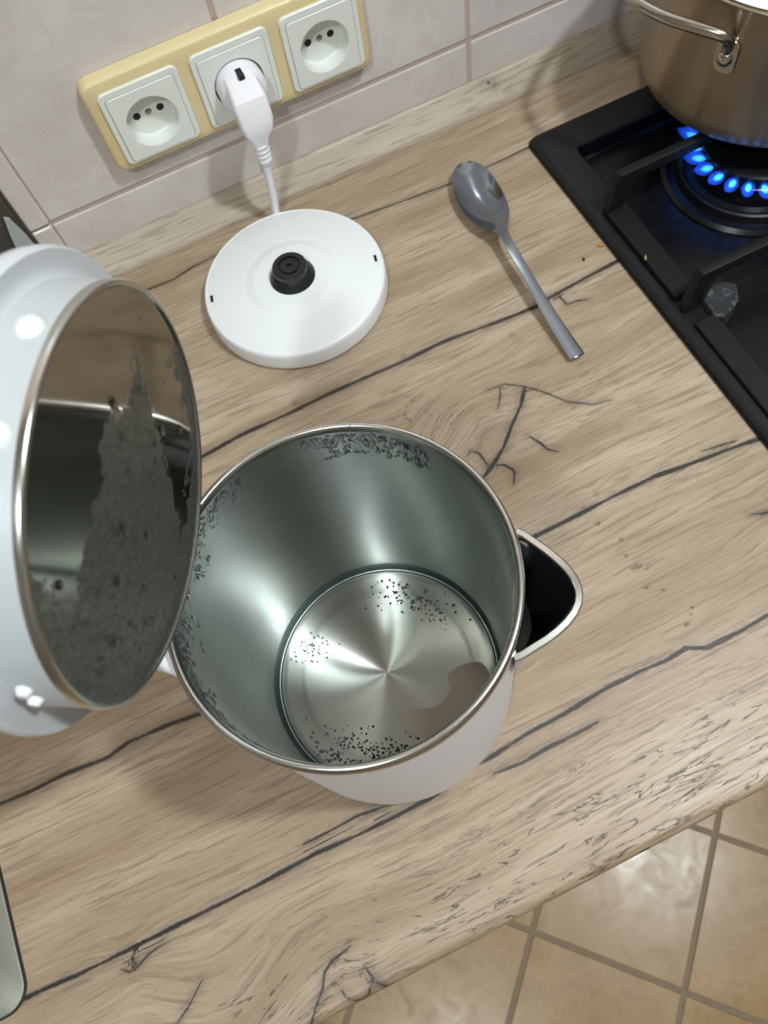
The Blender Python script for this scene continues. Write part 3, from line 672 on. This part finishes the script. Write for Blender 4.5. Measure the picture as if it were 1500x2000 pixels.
for _ in range(420):
    a = random.uniform(0, 2*PI); r_ = .067*math.sqrt(random.random()); x, y = r_*math.cos(a), r_*math.sin(a)
    if (x < -.024 and y > -.045) or (y > .040-.5*(x+.01) and random.random() < .75): continue
    s_ = random.choice([.0003, .0004, .0005, .0006, .0008, .0011])
    items.append(((x, y, -.0006), (0, 0, 1), s_, .6, (1, 0, 0), random.uniform(1, 1.4)))
for x, y in ((-.0285, .0200), (-.012, .0355), (.013, .0330), (.004, .0270), (-.017, .0140), (.0005, -.0125), (.004, -.0300), (.010, .0260), (.020, -.0070), (.012, -.0490), (-.034, -.0440), (.048, .0230), (.030, .0430), (-.006, .0060)):
    items.append(((x, y, -.0006), (0, 0, 1), random.uniform(.0014, .0022), .5, (1, 0, 0), random.uniform(1.2, 1.9)))
ld = blobs('lid_droplets', items, WATER, lid, 5, 10); ld['kind'] = 'stuff'; ld['label'] = 'condensation drops on the steel underside of the lid'
# ------------------------------------------------------------------ spoon
def spoon():
    ax = [(.2266, -.0722), (.2205, -.1120), (.2160, -.1560), (.2128, -.1900), (.2105, -.2400), (.2110, -.2880)]
    tot = np.r_[0, np.cumsum([math.dist(ax[i], ax[i+1]) for i in range(len(ax)-1)])]
    T = [0, .002, .006, .012, .020, .030, .040, .050, .060, .068, .076, .082, .088, .095, .104, .120, .140, .165, .190, .208, .2145, .2165]
    HW = np.interp(T, [0, .002, .006, .012, .020, .030, .040, .050, .060, .068, .076, .082, .088, .095, .120, .165, .205, .2165], [.0030, .0078, .0120, .0155, .0183, .0201, .0207, .0203, .0186, .0164, .0124, .0082, .0050, .0037, .0038, .0051, .0064, .0066])
    DP = np.interp(T, [0, .012, .03, .045, .06, .076, .088, .2165], [.0003, .0045, .0084, .0090, .0072, .0030, .0002, -.0011])
    RH = np.interp(T, [0, .03, .05, .07, .088, .11, .15, .19, .2165], [.0098, .0092, .0092, .0108, .0150, .0165, .0120, .0058, .0034])
    vs, fs = [], []; m = 13
    for t, hw, dp, rh in zip(T, HW, DP, RH):
        tt = t*tot[-1]/.2165; x = np.interp(tt, tot, [a[0] for a in ax]); y = np.interp(tt, tot, [a[1] for a in ax])
        x2 = np.interp(tt+.004, tot, [a[0] for a in ax]); y2 = np.interp(tt+.004, tot, [a[1] for a in ax]); x1 = np.interp(tt-.004, tot, [a[0] for a in ax]); y1 = np.interp(tt-.004, tot, [a[1] for a in ax])
        d = Vector((x2-x1, y2-y1, 0)).normalized(); nx = Vector((-d.y, d.x, 0))
        th = .0013 if t < .09 else .0018
        for k in range(m):
            s_ = -1+2*k/(m-1); vs.append(Vector((x, y, rh-dp*(1-s_*s_)))+nx*hw*s_)
        for k in range(m-2, 0, -1):
            s_ = -1+2*k/(m-1); vs.append(Vector((x, y, rh-dp*(1-s_*s_)-th*(1-s_**4)))+nx*hw*s_)
    c = 2*m-2
    for i in range(len(T)-1):
        for k in range(c): fs.append([i*c+k, i*c+(k+1) % c, (i+1)*c+(k+1) % c, (i+1)*c+k])
    fs.append(list(range(c))); fs.append([(len(T)-1)*c+k for k in range(c)])
    o = mesh('spoon', vs, fs, CHROME); zmin = min(v.co.z for v in o.data.vertices)
    for v in o.data.vertices: v.co.z -= zmin-.0002
    md = o.modifiers.new('sub', 'SUBSURF'); md.levels = 2; md.render_levels = 2
    return tag(o, 'polished steel tablespoon lying on the worktop beside the hob', 'spoon')
spoon()
# ------------------------------------------------------------------ gas hob
X0, X1, Y0, Y1 = .2865, .870, -.580, -.0715
hob = thing('gas_hob', 'black gas hob set in the worktop with its burner lit', 'hob', ((X0+X1)/2, (Y0+Y1)/2, 0))
hw, hh_ = X1-X0, Y1-Y0
loft('hob_plate', [ring3(hw-.001, hh_-.001, .009, .0003), ring3(hw, hh_, .009, .0020), ring3(hw-.003, hh_-.003, .009, .0046), ring3(hw-.009, hh_-.009, .008, .0064), ring3(hw-.014, hh_-.014, .008, .0068), ring3(hw-.0585, hh_-.066, .005, .0068), ring3(hw-.0605, hh_-.068, .005, .0055)], HOBM, hob, False, False, ang=25)
loft('hob_well', [ring3(hw-.0605, hh_-.068, .005, .0056), ring3(hw-.064, hh_-.072, .006, -.0062), ring3(hw-.068, hh_-.076, .006, -.0078)], HOBW, hob, False, True, ang=25)
HO = Vector((-(X0+X1)/2, -(Y0+Y1)/2, 0))
BC = Vector((.4325, -.1905, 0))+HO
bu = lathe('burner_base', [(.0720, -.0078), (.0720, -.0060), (.0690, -.0030), (.0670, -.0030), (.0655, -.0045), (.0620, -.0045), (.0595, .0010), (.0575, .0018), (.0550, .0010), (.0535, -.001), (.048, .000), (.0460, .008), (.0455, .0150), (.0430, .0165), (0, .0165)], HOBW, hob, 72, Matrix.Translation(BC), ang=35)
lathe('burner_crown', [(.0440, .0160), (.0448, .0170), (.0448, .0215), (.0430, .0225), (.030, .0225), (0, .0225)], IRON, bu, 72, ang=35)
lathe('burner_cap', [(.0455, .0228), (.0462, .0240), (.0455, .0265), (.0420, .0280), (.01, .0288), (0, .0288)], HOBW, bu, 72, ang=35)
def flame_mat(name, col, st):
    m = Mat(name); out = m.nt.nodes['Material Output']; m.nt.nodes.remove(m.b)
    e = m.n('ShaderNodeEmission'); e.inputs[0].default_value = col; e.inputs[1].default_value = st
    m.l(e.outputs[0], out.inputs['Volume']); return m.m
FLO = flame_mat('flame_outer', S(30, 78, 225), 75); FLI = flame_mat('flame_inner', S(60, 175, 255), 190)
N = 26
fm = [None, None]
for i in range(N):
    a = 2*PI*i/N+.06
    mt = Matrix.Translation(BC+Vector((.0445*math.cos(a), .0445*math.sin(a), .0195))) @ Matrix.Rotation(a, 4, 'Z') @ Matrix.Rotation(math.radians(66), 4, 'Y')
    if fm[0] is None:
        pr_ = [(.0006, 0), (.0034, .0030), (.0052, .0075), (.0054, .0115), (.0042, .0165), (.0020, .0210), (0, .0240)]
        f = lathe('flame', pr_, FLO, hob, 14, mt, ang=80); g_ = lathe('flame_core', [(.0005, .0005), (.0021, .0030), (.0028, .0070), (.0022, .0115), (0, .0155)], FLI, f, 10, ang=80); fm = [f.data, g_.data]
    else:
        f = bpy.data.objects.new('flame', fm[0]); COL.objects.link(f); f.parent = hob; f.matrix_basis = mt
        g_ = bpy.data.objects.new('flame_core', fm[1]); COL.objects.link(g_); g_.parent = f
# ------------------------------------------------------------------ pan support
gr = thing('pan_support', 'black cast-iron pan support over the lit hob burner', 'pan support', (.44, -.20, .0068))
GO = Vector((-.44, -.20*-1, -.0068))
def gl(p): return Vector(p)+GO
def bar(name, a, b, w, h, parent, bev=.0012):
    """horizontal bar from a to b (tops at their z), width w, depth h"""
    a, b = gl(a), gl(b); d = (b-a); Ln = d.length; d.normalize(); y = Vector((0, 0, 1)).cross(d).normalized(); z = d.cross(y)
    m = Matrix(((d.x, y.x, z.x, a.x), (d.y, y.y, z.y, a.y), (d.z, y.z, z.z, a.z), (0, 0, 0, 1)))
    return box(name, (0, -w/2, -h), (Ln, w/2, 0), IRON, parent, bev, 2, m)
def plate_y(name, pts, y, w, parent, mat=IRON):
    n = len(pts); P0 = [gl((x, y-w/2, z)) for x, z in pts]; P1 = [gl((x, y+w/2, z)) for x, z in pts]
    fs = [list(range(n)), list(range(n, 2*n))[::-1]]+[[i, (i+1) % n, n+(i+1) % n, n+i] for i in range(n)]
    o = mesh(name, P0+P1, fs, mat, parent, True); bm = bmesh.new(); bm.from_mesh(o.data)
    bmesh.ops.bevel(bm, geom=[e for e in bm.edges if abs(e.verts[0].co.y-e.verts[1].co.y) < 1e-6], offset=.0011, segments=2, affect='EDGES', profile=.5); bm.to_mesh(o.data); bm.free(); return sharp(o, 40)
plate_y('finger', [(.2975, .0080), (.3010, .0420), (.3040, .0475), (.3960, .0475), (.3960, .0390), (.3180, .0370), (.3140, .0300), (.3120, .0080)], -.1815, .0075, gr)
plate_y('finger', [(.2975, .0080), (.3010, .0420), (.3040, .0475), (.5650, .0475), (.5650, .0390), (.3180, .0370), (.3140, .0300), (.3120, .0080)], -.2905, .0080, gr)
plate_y('finger', [(.5650, .0080), (.5620, .0420), (.5590, .0475), (.4700, .0475), (.4700, .0390), (.5440, .0370), (.5480, .0300), (.5500, .0080)], -.1815, .0075, gr)
def plate_x(name, pts, x, w, parent):
    n = len(pts); P0 = [gl((x-w/2, y, z)) for y, z in pts]; P1 = [gl((x+w/2, y, z)) for y, z in pts]
    fs = [list(range(n)), list(range(n, 2*n))[::-1]]+[[i, (i+1) % n, n+(i+1) % n, n+i] for i in range(n)]
    return sharp(mesh(name, P0+P1, fs, IRON, parent, True), 40)
plate_x('finger', [(-.0780, .0390), (-.0780, .0475), (-.1500, .0475), (-.1500, .0390)], .4325, .0075, gr)
plate_x('finger', [(-.2900, .0390), (-.2900, .0475), (-.2320, .0475), (-.2320, .0390)], .4325, .0075, gr)
plate_y('back_bar', [(.4200, .0390), (.4200, .0475), (.5650, .0475), (.5650, .0390)], -.0800, .0080, gr)
for x in (.4240, .5610): plate_y('leg', [(x-.004, .0072), (x-.004, .0400), (x+.004, .0400), (x+.004, .0072)], -.0800, .0070, gr)
bar('side_bar', (.3072, -.1770, .0125), (.3072, -.2810, .0125), .0185, .0056, gr, .0016)
bar('side_bar', (.3072, -.3060, .0110), (.3072, -.4600, .0110), .0185, .0040, gr, .0016)
# worn corner pad of the support
SC = [(0.3301, -0.2804), (0.3374, -0.2762), (0.3488, -0.2858), (0.3408, -0.3006), (0.3215, -0.3094), (0.3152, -0.3057), (0.3166, -0.2891)]
cx = sum(p[0] for p in SC)/7; cy = sum(p[1] for p in SC)/7
SC = [(cx+(x-cx)*1.0-.0025, cy+(y-cy)*1.0-.0045) for x, y in SC]
def lift(x, y): return .0120-.15*(x-.318)
loft('worn_pad', [[gl((x, y, -.0070)) for x, y in SC], [gl((x, y, lift(x, y)-.001)) for x, y in SC], [gl((cx-.0025+(x-cx+.0025)*.9, cy-.0045+(y-cy+.0045)*.9, lift(x, y))) for x, y in SC]], WORN, gr, True, True, ang=30)
# ------------------------------------------------------------------ saucepan
PC = (.4625, -.1433)
pan = thing('saucepan', 'stained steel saucepan with riveted loop handles over the blue flames', 'saucepan', (PC[0], PC[1], .0478))
lathe('body', [(0, 0), (.080, 0), (.0900, .0008), (.0960, .0040), (.0992, .0100), (.1000, .0180), (.1003, .1060), (.1020, .1085), (.1028, .1095), (.1022, .1104), (.0995, .1098), (.0985, .1060), (.0980, .0200), (.0940, .0060), (.07, .0030), (0, .0030)], POTST, pan, 128, ang=70)
lathe('bottom_disc', [(0, -.0001), (.0800, -.0001), (.0840, .0006), (.0900, .0012)], HOBW, pan, 96, ang=60)
LIDW = plain('white_lid', S(240, 241, 242), .3, var=.01)
lathe('pan_lid', [(.0978, .1062), (.0990, .1105), (.1000, .1112), (.0960, .1120), (.085, .1150), (.05, .1190), (.012, .1205), (.010, .1250), (.017, .1330), (.017, .1370), (.010, .1390), (0, .1392)], LIDW, pan, 96, ang=50)
def pan_handle(mid):
    def pol(r, az, z): return (r*math.cos(az), r*math.sin(az), z)
    sp_ = math.radians(40.5); zz = .0930
    P = [pol(.1030, mid+sp_, .0805), pol(.1050, mid+sp_, .0885), pol(.1090, mid+sp_*.93, zz), pol(.1135, mid+sp_*.74, zz+.0012), pol(.1225, mid+sp_*.45, zz+.0018), pol(.1300, mid+sp_*.18, zz+.002), pol(.1315, mid, zz+.002)]
    P = P+[pol(math.hypot(x, y), 2*mid-math.atan2(y, x), z) for x, y, z in P[-2::-1]]
    h = tube('handle', P, .0040, POTWIRE, pan, 14, prof=None)
    for s in (1, -1):
        az = mid+s*sp_; c, sn = math.cos(az), math.sin(az)
        m = Matrix(((-sn, 0, c, .1004*c), (c, 0, sn, .1004*sn), (0, 1, 0, .0745), (0, 0, 0, 1)))   # local x tangential, y up, z out
        loft('bracket', [[(a, b, -.001) for a, b in rrect(.0165, .0255, .0062, 5)], [(a, b, .0012) for a, b in rrect(.0165, .0255, .0062, 5)], [(a, b, .0018) for a, b in rrect(.0155, .0245, .0058, 5)]], POTWIRE, h, True, True, m, ang=35)
        lathe('rivet', [(.0054, .0012), (.0053, .0028), (.0042, .0042), (.0020, .0049), (0, .0050)], POTWIRE, h, 24, m @ Matrix.Translation((0, -.0020, 0)), ang=50)
pan_handle(math.radians(166)); pan_handle(math.radians(-14))
# ------------------------------------------------------------------ drops and crumbs on the worktop
DR = [(0.1532, -0.394), (0.1552, -0.4096), (0.1633, -0.4273), (0.1597, -0.4389), (0.1594, -0.4483), (0.1627, -0.4487), (0.1593, -0.4641), (0.1679, -0.4706), (0.1779, -0.4892), (0.1684, -0.4971), (0.1748, -0.4927), (0.167, -0.4531)]
for i, (x, y) in enumerate(DR):
    r = 1.35*(.0011, .0014, .0012, .0010, .0013, .0015, .0011, .0010, .0008, .0012, .0008, .0008)[i]
    o = blobs('water_drop', [((0, 0, 0), (0, 0, 1), r, .8, (1, 0, 0), 1.2)], WATER, None, 6, 14); o.location = (x, y, .0001)
    tag(o, 'tiny water drop on the worktop near the kettle spout', 'water drop', 'splashed drops by the spout')
CRM = plain('crumb_orange', S(190, 132, 60), .7, var=.1, nscale=400); CRD = plain('crumb_dark', S(50, 38, 28), .7, var=.1, nscale=400); CRP = plain('crumb_pale', S(170, 140, 96), .7, var=.1, nscale=400)
for nm, p, sc, mat, lab in (('crumb', (.2835, -.2018, 0), (.0026, .0020, .0012), CRM, 'orange food crumb on the worktop at the hob edge'), ('crumb', (.2644, -.2073, 0), (.0011, .0019, .0009), CRD, 'dark crumb on the worktop between spoon and hob'), ('crumb', (.2989, -.2387, .0126), (.0010, .0026, .0009), CRP, 'pale crumb on the black hob edge')):
    bm = bmesh.new(); bmesh.ops.create_icosphere(bm, subdivisions=2, radius=1)
    for v in bm.verts:
        k = 1+.25*math.sin(v.co.x*5+v.co.y*3)+.15*math.sin(v.co.z*7+v.co.x*4); v.co = Vector((v.co.x*sc[0]*k, v.co.y*sc[1]*k, max(v.co.z, -.6)*sc[2]))
    zm = min(v.co.z for v in bm.verts)
    for v in bm.verts: v.co.z -= zm
    me = bpy.data.meshes.new(nm); bm.to_mesh(me); bm.free(); o = link(nm, me, mat); o.location = p; o.rotation_euler = (0, 0, -.6)
    tag(o, lab, 'crumb')
